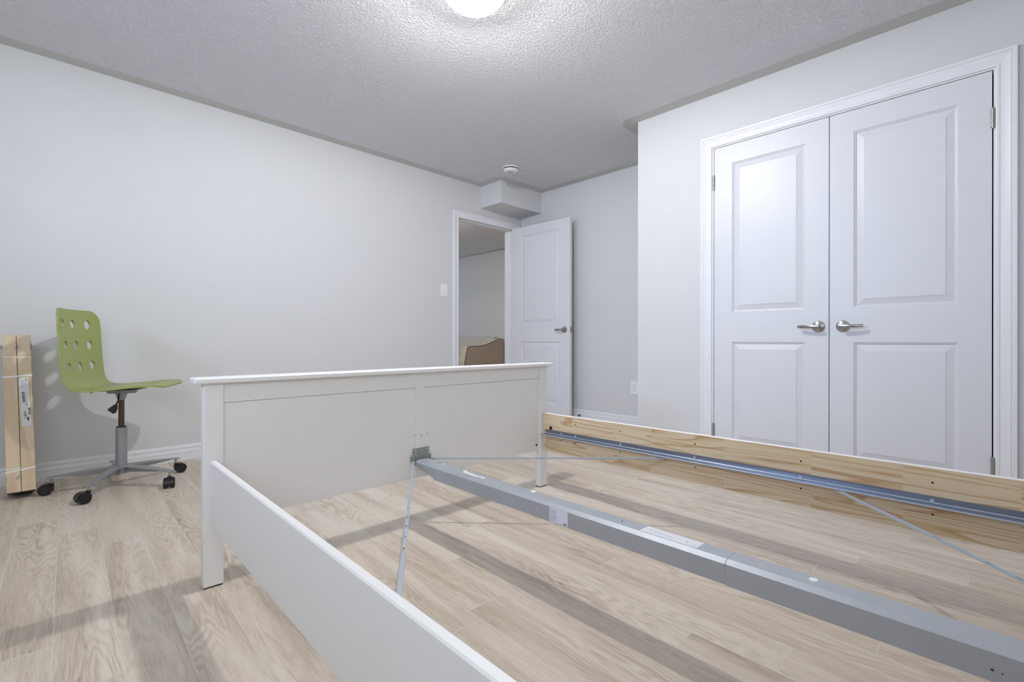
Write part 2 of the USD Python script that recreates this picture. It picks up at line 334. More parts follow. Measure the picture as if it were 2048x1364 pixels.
# skirting: profile (thickness, height)
BP = [(0, 0), (0.0135, 0), (0.0135, 0.052), (0.0155, 0.054), (0.0155, 0.060), (0.0125, 0.063), (0.0105, 0.072), (0.0105, 0.081), (0.0135, 0.084), (0.0135, 0.090), (0.0095, 0.093), (0.0085, 0.1005), (0.006, 0.1033), (0, 0.1033)]
def baseboard(name, a, b, nrm, label):
    a, b, nrm = np.array(a, float), np.array(b, float), np.array(nrm, float)
    V = [[*(p + nrm * t), z] for p in (a, b) for t, z in BP]; n = len(BP); Fc = []
    for i in range(n):
        j = (i + 1) % n; Fc += [(i, j, n + j), (i, n + j, n + i)]
    tv, tf = trimesh.creation.triangulate_polygon(Polygon(BP), engine='earcut')
    ix = [int(np.argmin(((np.array(BP) - v) ** 2).sum(1))) for v in tv]
    Fc += [tuple(ix[k] for k in f) for f in tf] + [tuple(n + ix[k] for k in f[::-1]) for f in tf]
    t = trimesh.Trimesh(np.array(V), np.array(Fc), process=False); trimesh.repair.fix_normals(t)
    return obj(name, t, 'trim', smooth=28, label=label, kind='structure')
baseboard('baseboard_far', (XL, YF), (2.9451, YF), (0, -1), 'white moulded skirting along the long far wall')
baseboard('baseboard_right', (XR, YC), (XR, YF), (-1, 0), 'white moulded skirting on the wall behind the open door')
baseboard('baseboard_closet', (XC, 1.3998), (XC, YC + 0.0155), (-1, 0), 'white moulded skirting between closet casing and corner')
baseboard('baseboard_closet_near', (XC, YN), (XC, -0.0608), (-1, 0), 'white moulded skirting on the near side of the closet')
baseboard('baseboard_return', (XC, YC), (XR, YC), (0, 1), 'white moulded skirting on the closet return wall')
baseboard('baseboard_left', (XL, YN), (XL, YF), (1, 0), 'white moulded skirting below the window')
baseboard('baseboard_near', (XL, YN), (XC, YN), (0, 1), 'white moulded skirting behind the headboard')

# casings: profile (distance from the opening, thickness), mitred round the opening
CP = [(0, 0), (0, 0.0085), (0.004, 0.0105), (0.012, 0.0105), (0.0155, 0.0085), (0.020, 0.0085), (0.034, 0.0115), (0.046, 0.0165), (0.050, 0.0165), (0.0515, 0.0145), (0.054, 0.0145), (0.056, 0.0185), (0.067, 0.0195), (0.0705, 0.0180), (0.0705, 0)]
def casing(parent, a0, a1, top, to_world, scale=1.0):
    """three mitred lengths round an opening a0..a1 (along the wall), head at `top`; to_world(along, thickness, z)"""
    cp = [(w * scale, t) for w, t in CP]; n = len(cp)
    def piece(ends):
        V = [ends[k](w, t) for k in (0, 1) for w, t in cp]; Fc = []
        for i in range(n):
            j = (i + 1) % n; Fc += [(i, j, n + j), (i, n + j, n + i)]
        tv, tf = trimesh.creation.triangulate_polygon(Polygon(cp), engine='earcut')
        ix = [int(np.argmin(((np.array(cp) - v) ** 2).sum(1))) for v in tv]
        Fc += [tuple(ix[k] for k in f) for f in tf] + [tuple(n + ix[k] for k in f[::-1]) for f in tf]
        t = trimesh.Trimesh(np.array(V), np.array(Fc), process=False); trimesh.repair.fix_normals(t); return t
    obj('casing', piece([lambda w, t: to_world(a0 - w, t, 0.0), lambda w, t: to_world(a0 - w, t, top + w)]), 'trim', parent, smooth=25)
    obj('casing', piece([lambda w, t: to_world(a1 + w, t, 0.0), lambda w, t: to_world(a1 + w, t, top + w)]), 'trim', parent, smooth=25)
    obj('casing', piece([lambda w, t: to_world(a0 - w, t, top + w), lambda w, t: to_world(a1 + w, t, top + w)]), 'trim', parent, smooth=25)

t1 = thing('trim_1', 'white moulded casing and jamb round the open doorway', kind='structure')
casing(t1, 3.0105, 3.808, ZD - 0.001, lambda a, t, z: (a, YF - t, z), 0.93)
obj('jamb', box(3.0005, 3.0155, YF - 0.002, YF + 0.137, 0, ZD), 'trim', t1)
obj('jamb', box(3.8025, 3.8160, YF - 0.002, YF + 0.137, 0, ZD), 'trim', t1)
obj('jamb', box(3.0005, 3.8160, YF - 0.002, YF + 0.137, ZD, ZD + 0.015), 'trim', t1)
obj('door_stop_strip', box(3.0155, 3.0265, YF + 0.040, YF + 0.075, 0, ZD, 0.002), 'trim', t1)
obj('door_stop_strip', box(3.7915, 3.8025, YF + 0.040, YF + 0.137, 0, ZD, 0.002), 'trim', t1)
obj('door_stop_strip', box(3.0155, 3.8025, YF + 0.040, YF + 0.075, ZD - 0.011, ZD, 0.002), 'trim', t1)
obj('threshold', box(3.0155, 3.8025, YF - 0.004, YF + 0.07, -0.0035, 0.003, 0.002), 'hall_floor', t1)
obj('strike_plate', box(3.0155, 3.0168, YF + 0.008, YF + 0.034, 0.885, 0.955), 'nickel', t1)

t2 = thing('trim_2', 'white moulded casing and jamb round the double closet doors', kind='structure')
casing(t2, 0.0100, 1.3290, 2.0750, lambda a, t, z: (XC - t, a, z))
obj('jamb', box(XC - 0.001, XC + 0.115, 0.0035, 0.0175, 0, 2.0815), 'trim', t2)
obj('jamb', box(XC - 0.001, XC + 0.115, 1.3185, 1.3325, 0, 2.0815), 'trim', t2)
obj('jamb', box(XC - 0.001, XC + 0.115, 0.0175, 1.3185, 2.0670, 2.0815), 'trim', t2)
obj('closet_lining', box(XC + 0.060, XC + 0.066, 0.0175, 1.3185, 0.0, 2.0670), 'dark_gap', t2, label='dark closet interior seen only through the door gaps')

# doors: stiles and rails with two raised panels on both faces
def door_parts(parent, w, h, z_off, panels, t=0.035):
    """local frame: x along the width from the hinge side, y thickness from 0 (visible face) to t, z up"""
    poly = sbox(0, 0, w, h)
    for a0, a1, b0, b1 in panels: poly = poly.difference(sbox(a0, b0, a1, b1))
    body = prism(poly, 0, t, 'xzy'); body.apply_translation((0, 0, z_off))
    obj('stiles_and_rails', body, 'door', parent)
    rings = [(0.0, 0.0003), (0.0030, 0.0050), (0.0075, 0.0062), (0.0095, 0.0105), (0.0135, 0.0120), (0.0165, 0.0112), (0.0450, 0.0036), (0.0454, 0.0016)]
    for a0, a1, b0, b1 in panels:
        V, Fc = [], []
        for d, s in rings: V += [(a0 + d, s, b0 + d), (a1 - d, s, b0 + d), (a1 - d, s, b1 - d), (a0 + d, s, b1 - d)]
        nr = len(rings)
        for r in range(nr - 1):
            for k in range(4):
                p, q = 4 * r + k, 4 * r + (k + 1) % 4; Fc += [(p, q, q + 4), (p, q + 4, p + 4)]
        e = 4 * (nr - 1); Fc += [(e, e + 1, e + 2), (e, e + 2, e + 3)]
        V = np.array(V); nb = len(V); Vb = V.copy(); Vb[:, 1] = t - Vb[:, 1]
        Fb = [(x[0] + nb, x[2] + nb, x[1] + nb) for x in Fc]
        side = []
        for k in range(4):
            p, q = k, (k + 1) % 4; side += [(p, nb + p, nb + q), (p, nb + q, q)]
        tm = trimesh.Trimesh(np.vstack([V, Vb]), np.array(Fc + Fb + side), process=False); trimesh.repair.fix_normals(tm); tm.apply_translation((0, 0, z_off))
        obj('raised_panel', tm, 'door', parent)
def lever(parent, x, z, direction, side=-1, y_face=0.0):
    """lever handle on the face at y_face, standing out along y*side; direction = sign of x the lever points to"""
    s = side
    rose = lathe([(0, 0), (0.0325, 0), (0.0325, 0.003), (0.0300, 0.0065), (0.0160, 0.0100), (0.0115, 0.0120), (0.0105, 0.030), (0, 0.030)], 48, (x, y_face, z), (0, s, 0))
    h = obj('door_handle', rose, 'nickel', parent, smooth=35)
    pts = []
    L = 0.108
    for u in np.linspace(0, 1, 9):
        px = x + direction * (-0.012 + u * L); py = y_face + s * (0.046 + 0.004 * math.sin(u * math.pi) - 0.010 * u ** 2)
        hz = 0.0115 - 0.0030 * u; ty = 0.0065 - 0.0015 * u
        pts.append((px, py, hz, ty))
    V, Fc = [], []
    m = 12
    for px, py, hz, ty in pts:
        for a in range(m):
            an = 2 * math.pi * a / m; ca, sa = math.cos(an), math.sin(an)
            e = 0.55
            V.append((px, py + ty * math.copysign(abs(ca) ** e, ca), z + hz * math.copysign(abs(sa) ** e, sa)))
    for i in range(len(pts) - 1):
        for a in range(m):
            b = (a + 1) % m; Fc += [(i * m + a, i * m + b, (i + 1) * m + b), (i * m + a, (i + 1) * m + b, (i + 1) * m + a)]
    for base in (0, (len(pts) - 1) * m):
        c = len(V); V.append(tuple(np.mean(V[base:base + m], axis=0) + np.array([direction * (-0.003 if base == 0 else 0.003), 0, 0])))
        for a in range(m): Fc.append((base + a, base + (a + 1) % m, c))
    tm = trimesh.Trimesh(np.array(V), np.array(Fc), process=False); trimesh.repair.fix_normals(tm)
    neck = cyl((x, y_face + s * 0.028, z), (x, y_face + s * 0.046, z), 0.0095, 24)
    obj('lever', join(tm, neck), 'nickel', h, smooth=35)
    obj('release_pin', cyl((x, y_face + s * 0.006, z - 0.0225), (x, y_face + s * 0.0115, z - 0.0225), 0.0022, 12), 'nickel', h, smooth=35)
def hinge(parent, x, y, z, h=0.087):
    parts = [cyl((x, y, z - h / 2 + k * h / 5 + 0.0006), (x, y, z - h / 2 + (k + 1) * h / 5 - 0.0006), 0.0066, 18) for k in range(5)]
    hp = obj('hinge', join(*parts), 'hinge', parent, smooth=40)
    obj('hinge_pin', join(cyl((x, y, z - h / 2 - 0.004), (x, y, z + h / 2 + 0.004), 0.0048, 14), cyl((x, y, z + h / 2 + 0.001), (x, y, z + h / 2 + 0.0055), 0.0062, 14)), 'hinge', hp, smooth=40)
    return hp

# entry door, swung open towards the right wall. local x runs from hinge to free edge, local y is the hidden back side
ang = math.degrees(math.atan2(-0.785, 0.028))
d1 = thing('door_1', 'white two-panel door standing open against the right wall', loc=(3.745, 3.803, 0.0), rz=ang, kind='structure')
PZ = [(0.985, 1.947), (0.155, 0.795)]
door_parts(d1, 0.797, 2.032, 0.010, [(0.140, 0.661, z0 - 0.010, z1 - 0.010) for z0, z1 in PZ])
# with rz = -88 deg local +y points to world +x, so the visible face (y=0) looks towards -x
lever(d1, 0.729, 0.915, -1, -1, 0.0)
lever(d1, 0.729, 0.915, -1, 1, 0.035)
obj('latch_plate', box(0.7968, 0.7982, 0.005, 0.030, 0.885, 0.945), 'nickel', d1)
obj('latch_bolt', box(0.797, 0.806, 0.012, 0.023, 0.907, 0.923, 0.002), 'nickel', d1)
for hz in (0.22, 1.03, 1.84): hinge(d1, -0.006, 0.030, hz)

# closet doors. local x -> world -y for the left leaf (hinge at the far side)
PY = 0.114
d2 = thing('door_2', 'left white two-panel closet door with lever handle', loc=(XC, 1.3150, 0.0), rz=-90, kind='structure')
door_parts(d2, 0.6435, 2.0535, 0.010, [(PY, 0.6435 - 0.118, z0 - 0.010, z1 - 0.010) for z0, z1 in PZ])
lever(d2, 0.594, 0.884, -1, -1)
for hz in (0.212, 1.8415): hinge(d2, -0.002, -0.0055, hz)
# right leaf: hinge on the near side; built mirrored so that x still starts at the meeting edge
d3 = thing('door_3', 'right white two-panel closet door with lever handle', loc=(XC, 0.6675, 0.0), rz=-90, kind='structure')
door_parts(d3, 0.6455, 2.0535, 0.010, [(0.112, 0.6455 - 0.115, z0 - 0.010, z1 - 0.010) for z0, z1 in PZ])
lever(d3, 0.063, 0.884, 1, -1)
for hz in (0.212, 1.8405): hinge(d3, 0.6478, -0.0055, hz)

# the room beyond the doorway
HX = 5.889
obj('floor_hall', box(2.2, HX + 0.1, YF + 0.0605, 9.6, -0.06, -0.001), 'hall_floor', label='wood floor of the room beyond the doorway', kind='structure')
hc = obj('ceiling_hall', box(2.1, HX + 0.12, YF + 0.125, 9.7, H, H + 0.12), 'band', label='ceiling of the room beyond the doorway', kind='structure')
obj('textured_field', prism(sbox(2.3 + 0.1, YF + 0.225, HX - 0.1087, 9.4), H - 0.0035, H + 0.002), 'ceiling', hc)
obj('wall_hall_right', box(HX, HX + 0.12, YF + 0.125, 9.7, -0.06, H), 'wall', label='pale wall behind the sofa in the next room', kind='structure')
obj('wall_hall_left', box(2.1, 2.2, YF + 0.125, 9.7, -0.06, H), 'wall', label='left wall of the next room, hidden behind the doorway', kind='structure')
hw = sbox(2.2, -0.06, HX, H).difference(sbox(3.2, 0.9, 4.9, 2.1))
obj('wall_hall_far', prism(hw, 9.5, 9.6, 'xzy'), 'wall', label='end wall of the next room with its window', kind='structure')
obj('wall_hall_near', box(XR + 0.14, HX, YF + 0.005, YF + 0.125, -0.06, H), 'wall', label='wall of the next room beside the bedroom', kind='structure')
w2 = thing('window_2', 'window at the end of the next room', kind='structure')
obj('window_frame', prism(sbox(3.2, 0.9, 4.9, 2.1).difference(sbox(3.26, 0.96, 4.84, 2.04)), 9.52, 9.58, 'xzy'), 'plastic', w2)
obj('pane', box(3.26, 4.84, 9.547, 9.553, 0.96, 2.04), 'pane', w2)
rect_light('hall_daylight', (4.05, 9.75, 1.5), 90, 0, 180, 1.6, 1.1, (0.60, 0.76, 1.0), 3.0)
hl = thing('ceiling_light', 'domed ceiling light of the next room, out of sight past the doorway', 'ceiling light', (3.6, 5.4, H))
obj('base', lathe([(0, -0.02), (0.14, -0.02), (0.145, -0.016), (0.145, 0), (0, 0)], 40), 'plastic', hl, smooth=40)
obj('shade', lathe([(0, -0.10), (0.05, -0.095), (0.09, -0.078), (0.12, -0.05), (0.13, -0.02), (0, -0.02)], 40), 'hall_lamp', hl, smooth=40)

# ================================================================== FIXTURES
cl = thing('ceiling_light', 'lit white domed ceiling light cut by the top of the picture', 'ceiling light', (LAMP[0], LAMP[1], H))
obj('base', lathe([(0, -0.0205), (0.157, -0.0205), (0.163, -0.016), (0.164, 0), (0, 0)], 56), 'plastic', cl, smooth=40)
dome = [(0.15 * math.cos(a), -0.0205 - 0.099 * math.sin(a)) for a in np.linspace(0, math.pi / 2, 20)]
dome[-1] = (0.0, dome[-1][1])
obj('shade', lathe(dome[::-1] + [(0, -0.0205)], 64), 'lamp', cl, smooth=40, label='glowing white glass dome')

bulb = UsdLux.SphereLight.Define(stage, str(cl.GetPath()) + '/bulb')
bulb.CreateRadiusAttr(0.036); bulb.CreateColorAttr(Gf.Vec3f(*LAMP_COLOR)); bulb.CreateIntensityAttr(LAMP_STRENGTH); bulb.AddTranslateOp().Set(Gf.Vec3d(0, 0, -0.072))

sd = thing('smoke_detector', 'round white smoke detector on the ceiling by the bulkhead', 'smoke detector', (3.136, 3.205, H))
obj('base', lathe([(0, -0.0150), (0.069, -0.0150), (0.0735, -0.012), (0.0735, 0.0), (0, 0)], 48), 'plastic', sd, smooth=35)
obj('vent_ring', lathe([(0, -0.0240), (0.0655, -0.0240), (0.0655, -0.0145), (0, -0.0145)], 48), 'hole', sd, label='dark vent slot')
obj('cap', lathe([(0, -0.047), (0.050, -0.047), (0.060, -0.043), (0.0665, -0.036), (0.068, -0.0235), (0, -0.0235)], 48), 'plastic', sd, smooth=35)
dn = np.array([-0.69, -0.72, 0]); dl = np.array([0.72, -0.69, 0])
tri = Polygon([(-0.019, 0.013), (0.019, 0.013), (0.014, -0.002), (0, -0.015), (-0.014, -0.002)]).buffer(0.003)
def flat_on_ceiling(poly, z0, z1):
    t = prism(poly, z0, z1); v = np.array(t.vertices); w = np.outer(v[:, 0], dl) + np.outer(v[:, 1], -dn); w[:, 2] = v[:, 2]
    t = trimesh.Trimesh(w, t.faces, process=False); trimesh.repair.fix_normals(t); return t
obj('test_button', flat_on_ceiling(tri, -0.0505, -0.0465), 'screen', sd)
obj('button_center', flat_on_ceiling(tri.buffer(-0.005), -0.0515, -0.0500), 'plastic', sd)
obj('status_light', flat_on_ceiling(Point(-0.034, 0.004).buffer(0.004), -0.0482, -0.0462), 'screen', sd)

ls = thing('light_switch', 'white rocker light switch beside the doorway', 'light switch', (2.834, YF, 1.2985))
plate = rrect(-0.0385, -0.0605, 0.0385, 0.0605, 0.004).difference(sbox(-0.0175, -0.034, 0.0175, 0.034))
obj('wall_plate', prism(plate, -0.0065, 0.0, 'xzy'), 'plastic', ls)
obj('rocker', join(box(-0.0168, 0.0168, -0.0085, -0.001, 0.0, 0.0333, 0.001), prism(Polygon([(-0.0085, 0.0), (-0.0050, -0.0333), (-0.001, -0.0333), (-0.001, 0.0)]), -0.0168, 0.0168, 'yzx')), 'plastic', ls)
for zc in (-0.0485, 0.0485): obj('screw', cyl((0, -0.0073, zc), (0, -0.006, zc), 0.003, 12), 'plastic', ls)

ol = thing('electrical_outlet', 'white double wall socket low on the wall beside the closet corner', 'wall socket', (XR, 2.368, 0.370))
plate = rrect(-0.0375, -0.0610, 0.0375, 0.0610, 0.004).difference(sbox(-0.0172, -0.0340, 0.0172, 0.0340))
obj('wall_plate', prism(plate, -0.0065, 0.0, 'yzx'), 'plastic', ol)
obj('receptacle', box(-0.0078, -0.001, -0.0168, 0.0168, -0.0335, 0.0335, 0.0008), 'plastic', ol)
for zc in (-0.0165, 0.0165):
    obj('socket_slots', join(box(-0.0082, -0.007, -0.0078, -0.0054, zc - 0.001, zc + 0.007), box(-0.0082, -0.007, 0.0054, 0.0078, zc - 0.001, zc + 0.007), cyl((-0.0082, 0, zc - 0.008), (-0.007, 0, zc - 0.008), 0.0026, 12)), 'hole', ol)

ds = thing('door_stop', 'small metal spring door stop on the skirting behind the open door', 'door stop', (XR - 0.0135, 2.985, 0.047))
obj('base', cyl((0, 0, 0), (-0.005, 0, 0), 0.011, 20), 'nickel', ds, smooth=40)
hel = [(-0.004 - 0.055 * u, 0.0052 * math.cos(u * 2 * math.pi * 12), 0.0052 * math.sin(u * 2 * math.pi * 12)) for u in np.linspace(0, 1, 120)]
obj('spring', tube(hel, 0.0014, 8), 'nickel', ds, smooth=40)
obj('tip', cyl((-0.058, 0, 0), (-0.072, 0, 0), 0.0085, 18), 'plastic', ds, smooth=40)

# ================================================================== THE BED FRAME
BED_RZ = -1.12
bed = thing('bed', 'white double bed frame without slats or mattress, steel beam down its middle', 'bed', (0.374, 1.7874, 0), BED_RZ)
W, TILT = 1.631, 0.0058
def tl(t):   # the rails rise slightly towards the headboard
    v = np.array(t.vertices); v[:, 2] -= TILT * v[:, 1]; return trimesh.Trimesh(v, t.faces, process=False)
# footboard
RY0, RY1, PY0, PY1 = 0.0085, 0.0300, 0.0120, 0.0240
stile_x = (0.7937, 0.8366)
frame = Polygon([(0.0560, 0.2030), (W - 0.0560, 0.2030), (W - 0.0560, 0.6620), (0.0560, 0.6620)])
frame = frame.difference(sbox(0.0560, 0.2615, stile_x[0], 0.5965)).difference(sbox(stile_x[1], 0.2615, W - 0.0560, 0.5965))
fb_t = prism(frame, RY0, RY1, 'xzy')
fb = obj('footboard', fb_t, 'bed', bed, label='white footboard with two flat panels')
for x0 in (0.0, W - 0.0573):
    post = box(x0, x0 + 0.0573, 0.0, 0.0385, 0.004, 0.6615, 0.0022)
    obj('post', post, 'bed', fb)
    obj('foot_pad', box(x0 + 0.003, x0 + 0.0543, 0.003, 0.0355, 0.0, 0.0045), 'dark_gap', fb)
obj('cap', box(-0.0285, W + 0.0285, -0.0200, 0.0590, 0.6612, 0.6805, 0.0042), 'bed', fb, label='overhanging top cap of the footboard')
obj('panel', box(0.0550, stile_x[0] + 0.002, PY0, PY1, 0.2600, 0.5945), 'bed', fb)
obj('panel', box(stile_x[1] - 0.002, W - 0.0550, PY0, PY1, 0.2600, 0.5945), 'bed', fb)
dots = [(0.7877, 0.3888, PY0), (0.8216, 0.3848, RY0), (0.8545, 0.3889, PY0)]
for x, z, y in dots: obj('screw_hole', cyl((x, y - 0.0006, z), (x, y + 0.004, z), 0.0022, 12), 'hole', fb)
obj('bolt_hole', cyl((1.553, RY0 - 0.0005, 0.2340), (1.553, RY0 + 0.004, 0.2340), 0.0065, 20), 'hole', fb, label='dark bolt hole by the right post')
# headboard (behind the right edge of the picture)
hy = -2.1350
hbm = Polygon([(0.056, 0.25), (W - 0.056, 0.25), (W - 0.056, 1.10), (0.056, 1.10)]).difference(sbox(0.056, 0.36, stile_x[0], 1.0)).difference(sbox(stile_x[1], 0.36, W - 0.056, 1.0))
hbp = obj('headboard', prism(hbm, hy + 0.006, hy + 0.028, 'xzy'), 'bed', bed)
for x0 in (0.0, W - 0.0573): obj('post', box(x0, x0 + 0.0573, hy - 0.001, hy + 0.0375, 0.0, 1.10, 0.0022), 'bed', hbp)
obj('cap', box(-0.0285, W + 0.0285, hy - 0.020, hy + 0.057, 1.0998, 1.119, 0.004), 'bed', hbp)
obj('panel', box(0.055, stile_x[0] + 0.002, hy + 0.010, hy + 0.022, 0.358, 1.002), 'bed', hbp)
obj('panel', box(stile_x[1] - 0.002, W - 0.055, hy + 0.010, hy + 0.022, 0.358, 1.002), 'bed', hbp)
# side rails: outside and top painted, inner face raw pine
YR0 = hy + 0.0380
sl = obj('side_rail', tl(box(0.0170, 0.0373, YR0, -0.0003, 0.2040, 0.4105, 0.0030)), 'bed', bed, label='white painted outer face of the left side rail')
obj('inner_face', tl(box(0.0365, 0.0377, YR0, -0.0004, 0.2075, 0.4065)), 'pine', sl, label='unpainted pine inner face')
XRI = 1.5980
srl = obj('side_rail', tl(box(XRI + 0.0030, XRI + 0.0205, YR0, -0.0003, 0.2010, 0.4060, 0.0030)), 'bed', bed, label='right side rail, white outside with bare pine inside')
# pine inner face: finger-jointed blocks
cuts = [-0.0004, -0.205, -0.455, -0.660, -0.985, -1.290, -1.545, -1.800, YR0]
for k in range(len(cuts) - 1):
    blk = tl(box(XRI, XRI + 0.0032, cuts[k + 1] + 0.00002, cuts[k] - 0.00002, 0.2030, 0.4035))
    obj('pine_block', blk, 'pine', srl)
hpts = [(-0.1250, 0.3690), (-0.2275, 0.3690), (-0.4975, 0.3690), (-0.8645, 0.3665), (-1.2585, 0.3650), (-1.6155, 0.3635)]
hp2 = [(y, z - 0.0975) for y, z in hpts]
for y, z in hpts + hp2: obj('peg_hole', cyl((XRI - 0.0006, y, z - TILT * y * 0.6), (XRI + 0.002, y, z - TILT * y * 0.6), 0.0030, 12), 'hole', srl)
obj('bolt_hole', cyl((XRI - 0.0007, -0.0560, 0.3290), (XRI + 0.002, -0.0560, 0.3290), 0.0105, 24), 'hole', srl, label='dark round bolt recess')
# steel ledges: vertical plate with a folded lip, wide flat shelf towards the bed's middle
def ledge(xr, s):
    y0, y1 = YR0 + 0.02, -0.0160
    prof = Polygon([(0, 0.3195), (s * 0.0035, 0.3195), (s * 0.0035, 0.3170), (s * 0.0020, 0.3165), (s * 0.0020, 0.3020), (s * 0.0065, 0.2990), (s * 0.0065, 0.2970), (s * 0.0440, 0.2970), (s * 0.0440, 0.2935), (s * 0.0455, 0.2935), (s * 0.0455, 0.2990), (s * 0.0085, 0.2990), (s * 0.0060, 0.3020), (s * 0.0042, 0.3020), (s * 0.0042, 0.2955), (0, 0.2955)])
    if not prof.is_valid: prof = prof.buffer(0)
    prof = Polygon([(0, 0.2950), (0, 0.3195), (s * 0.0030, 0.3195), (s * 0.0030, 0.3175), (s * 0.0018, 0.3170), (s * 0.0018, 0.3030), (s * 0.0060, 0.3010), (s * 0.0075, 0.2985), (s * 0.0440, 0.2985), (s * 0.0450, 0.2995), (s * 0.0460, 0.2995), (s * 0.0460, 0.2950)])
    t = prism(affinity.translate(prof, xr, 0), y0, y1, 'xzy')
    return tl(t)
lg = obj('support_ledge', ledge(XRI, -1), 'ledge', bed, label='bluish steel ledge screwed along the right rail')
for y in (-0.1318, -0.2283, -0.4990, -0.8638, -1.2574, -1.6151):
    z = 0.3055 - TILT * y * 0.6
    obj('screw', lathe([(0, 0.003), (0.0028, 0.003), (0.0052, 0.0015), (0.0055, 0), (0, 0)], 18, (XRI - 0.0018, y, z + 0.003), (-1, 0, 0)), 'zinc', lg, smooth=30)
obj('ledge_fold', tl(join(box(XRI - 0.0072, XRI - 0.0030, YR0 + 0.02, -0.0160, 0.2988, 0.3022, 0.0012), box(XRI - 0.0468, XRI - 0.0450, YR0 + 0.02, -0.0160, 0.2950, 0.3002, 0.0006))), 'zinc', lg, label='bright folded edges of the ledge')
obj('support_ledge', ledge(0.0375, 1), 'ledge', bed, label='steel ledge screwed along the left rail')
# middle beam: two telescoping channels
XB = 0.8155
def channel(hw, top, drop, y0, y1, ch=(0.0125, 0.0088)):
    o = [(-hw - ch[0], top - drop), (-hw - ch[0], top - ch[1]), (-hw, top), (hw, top), (hw + ch[0], top - ch[1]), (hw + ch[0], top - drop)]
    i = [(x - math.copysign(0.002, x), z - (0.0022 if z > top - drop + 1e-6 else 0)) for x, z in o]
    return prism(affinity.translate(Polygon(o + i[::-1]), XB, 0), y0, y1, 'xzy')
ft = channel(0.0240, 0.2862, 0.0560, -1.3290, -0.0100)
wedge = prism(Polygon([(0.02, 0.10), (0.02, 0.2660), (-0.010, 0.2635), (-0.060, 0.2540), (-0.1340, 0.2395), (-0.1470, 0.2340), (-0.1500, 0.10)]), XB - 0.1, XB + 0.1, 'yzx')
bm = obj('center_beam', tl(sub(ft, wedge)), 'beam', bed, label='grey steel middle beam')
obj('beam_sleeve', tl(channel(0.0246, 0.2868, 0.0572, YR0 - 0.0, -1.3305)), 'beam', bm)
def on_beam(t): return tl(t)
for x, y in ((0.8243, -0.3000), (0.8305, -0.6655), (0.8215, -1.4975), (0.8243, -0.151)):
    r = 0.0085 if y != -0.151 else 0.0035
    obj('white_plug', on_beam(lathe([(0, 0.0022), (r * 0.8, 0.0020), (r, 0.0008), (r, 0), (0, 0)], 24, (x, y, 0.2862 + (0.0006 if y < -1.33 else 0)))), 'plastic', bm, smooth=40)
for x, y in ((0.8158, -0.1060), (0.8316, -0.1065), (0.8166, -0.1276), (0.8319, -0.1270), (0.8167, -1.0270)): obj('rivet_hole', on_beam(cyl((x, y, 0.2855), (x, y, 0.2866), 0.0026, 12)), 'hole', bm)
lb = obj('torn_sticker', on_beam(prism(Polygon([(0.8035, -0.3110), (0.8235, -0.3130), (0.8225, -0.3300), (0.8190, -0.3400), (0.8205, -0.4250), (0.8100, -0.4310), (0.8080, -0.4000), (0.8040, -0.3900), (0.8060, -0.3500)]), 0.2860, 0.2866)), 'paper', bm, label='torn white sticker')
obj('sticker_print', on_beam(join(box(0.8060, 0.8100, -0.345, -0.332, 0.2865, 0.28675), box(0.8130, 0.8160, -0.402, -0.372, 0.2865, 0.28675))), 'beam', lb)
st = obj('assembly_sticker', on_beam(box(0.7945, 0.8372, -1.2545, -1.0970, 0.2860, 0.2866)), 'paper', bm, label='white sticker printed with an assembly drawing')
zt = 0.28665
dr = [tube([(0.8108, -1.1203, zt), (0.8145, -1.1180, zt), (0.8160, -1.1230, zt), (0.8125, -1.1260, zt), (0.8097, -1.1880, zt)], 0.0005, 6),
      tube([(0.8130, -1.2160, zt), (0.8150, -1.2190, zt), (0.8120, -1.2230, zt), (0.8080, -1.2240, zt)], 0.0007, 6),
      tube([(0.8200, -1.112, zt), (0.8190, -1.116, zt)], 0.0006, 6),
      tube([(0.8035 + 0.0055 * math.cos(a), -1.2440 + 0.0055 * math.sin(a), zt) for a in np.linspace(0, 2 * math.pi, 24)], 0.0004, 6)]
obj('sticker_drawing', on_beam(join(*dr)), 'ink_grey', st)
# printed label on the beam's side (faces -x)
XS = XB - 0.0365
sb = obj('side_label', on_beam(box(XS - 0.0007, XS + 0.0002, -0.8600, -0.7865, 0.2325, 0.2765)), 'grey_paper', bm, label='pale printed label on the side of the beam')
lines = []
rl = random.Random(3)
for k in range(5): lines.append(box(XS - 0.0010, XS - 0.0006, -0.8170 + rl.uniform(0, 0.006), -0.7920, 0.2690 - k * 0.0028, 0.2702 - k * 0.0028))
for k in range(7): lines.append(box(XS - 0.0010, XS - 0.0006, -0.8170 + rl.uniform(0, 0.008), -0.7905, 0.2525 - k * 0.0026, 0.2536 - k * 0.0026))
lines.append(box(XS - 0.0010, XS - 0.0006, -0.8570, -0.8290, 0.2345, 0.2353))
obj('label_lines', on_beam(join(*lines)), 'ink_grey', sb)
lt = text('IKEA', 0.0045, (XS - 0.0007, -0.8500, 0.2385), (0, -1, 0), (0, 0, 1), 0.0004)
obj('label_lettering', on_beam(lt), 'ink', sb)
for y, z, r in ((-1.7656, 0.2490, 0.0022), (-1.7773, 0.2480, 0.0014)): obj('scuff_mark', on_beam(cyl((XS - 0.0006, y, z), (XS + 0.0005, y, z), r, 12)), 'hole', bm)
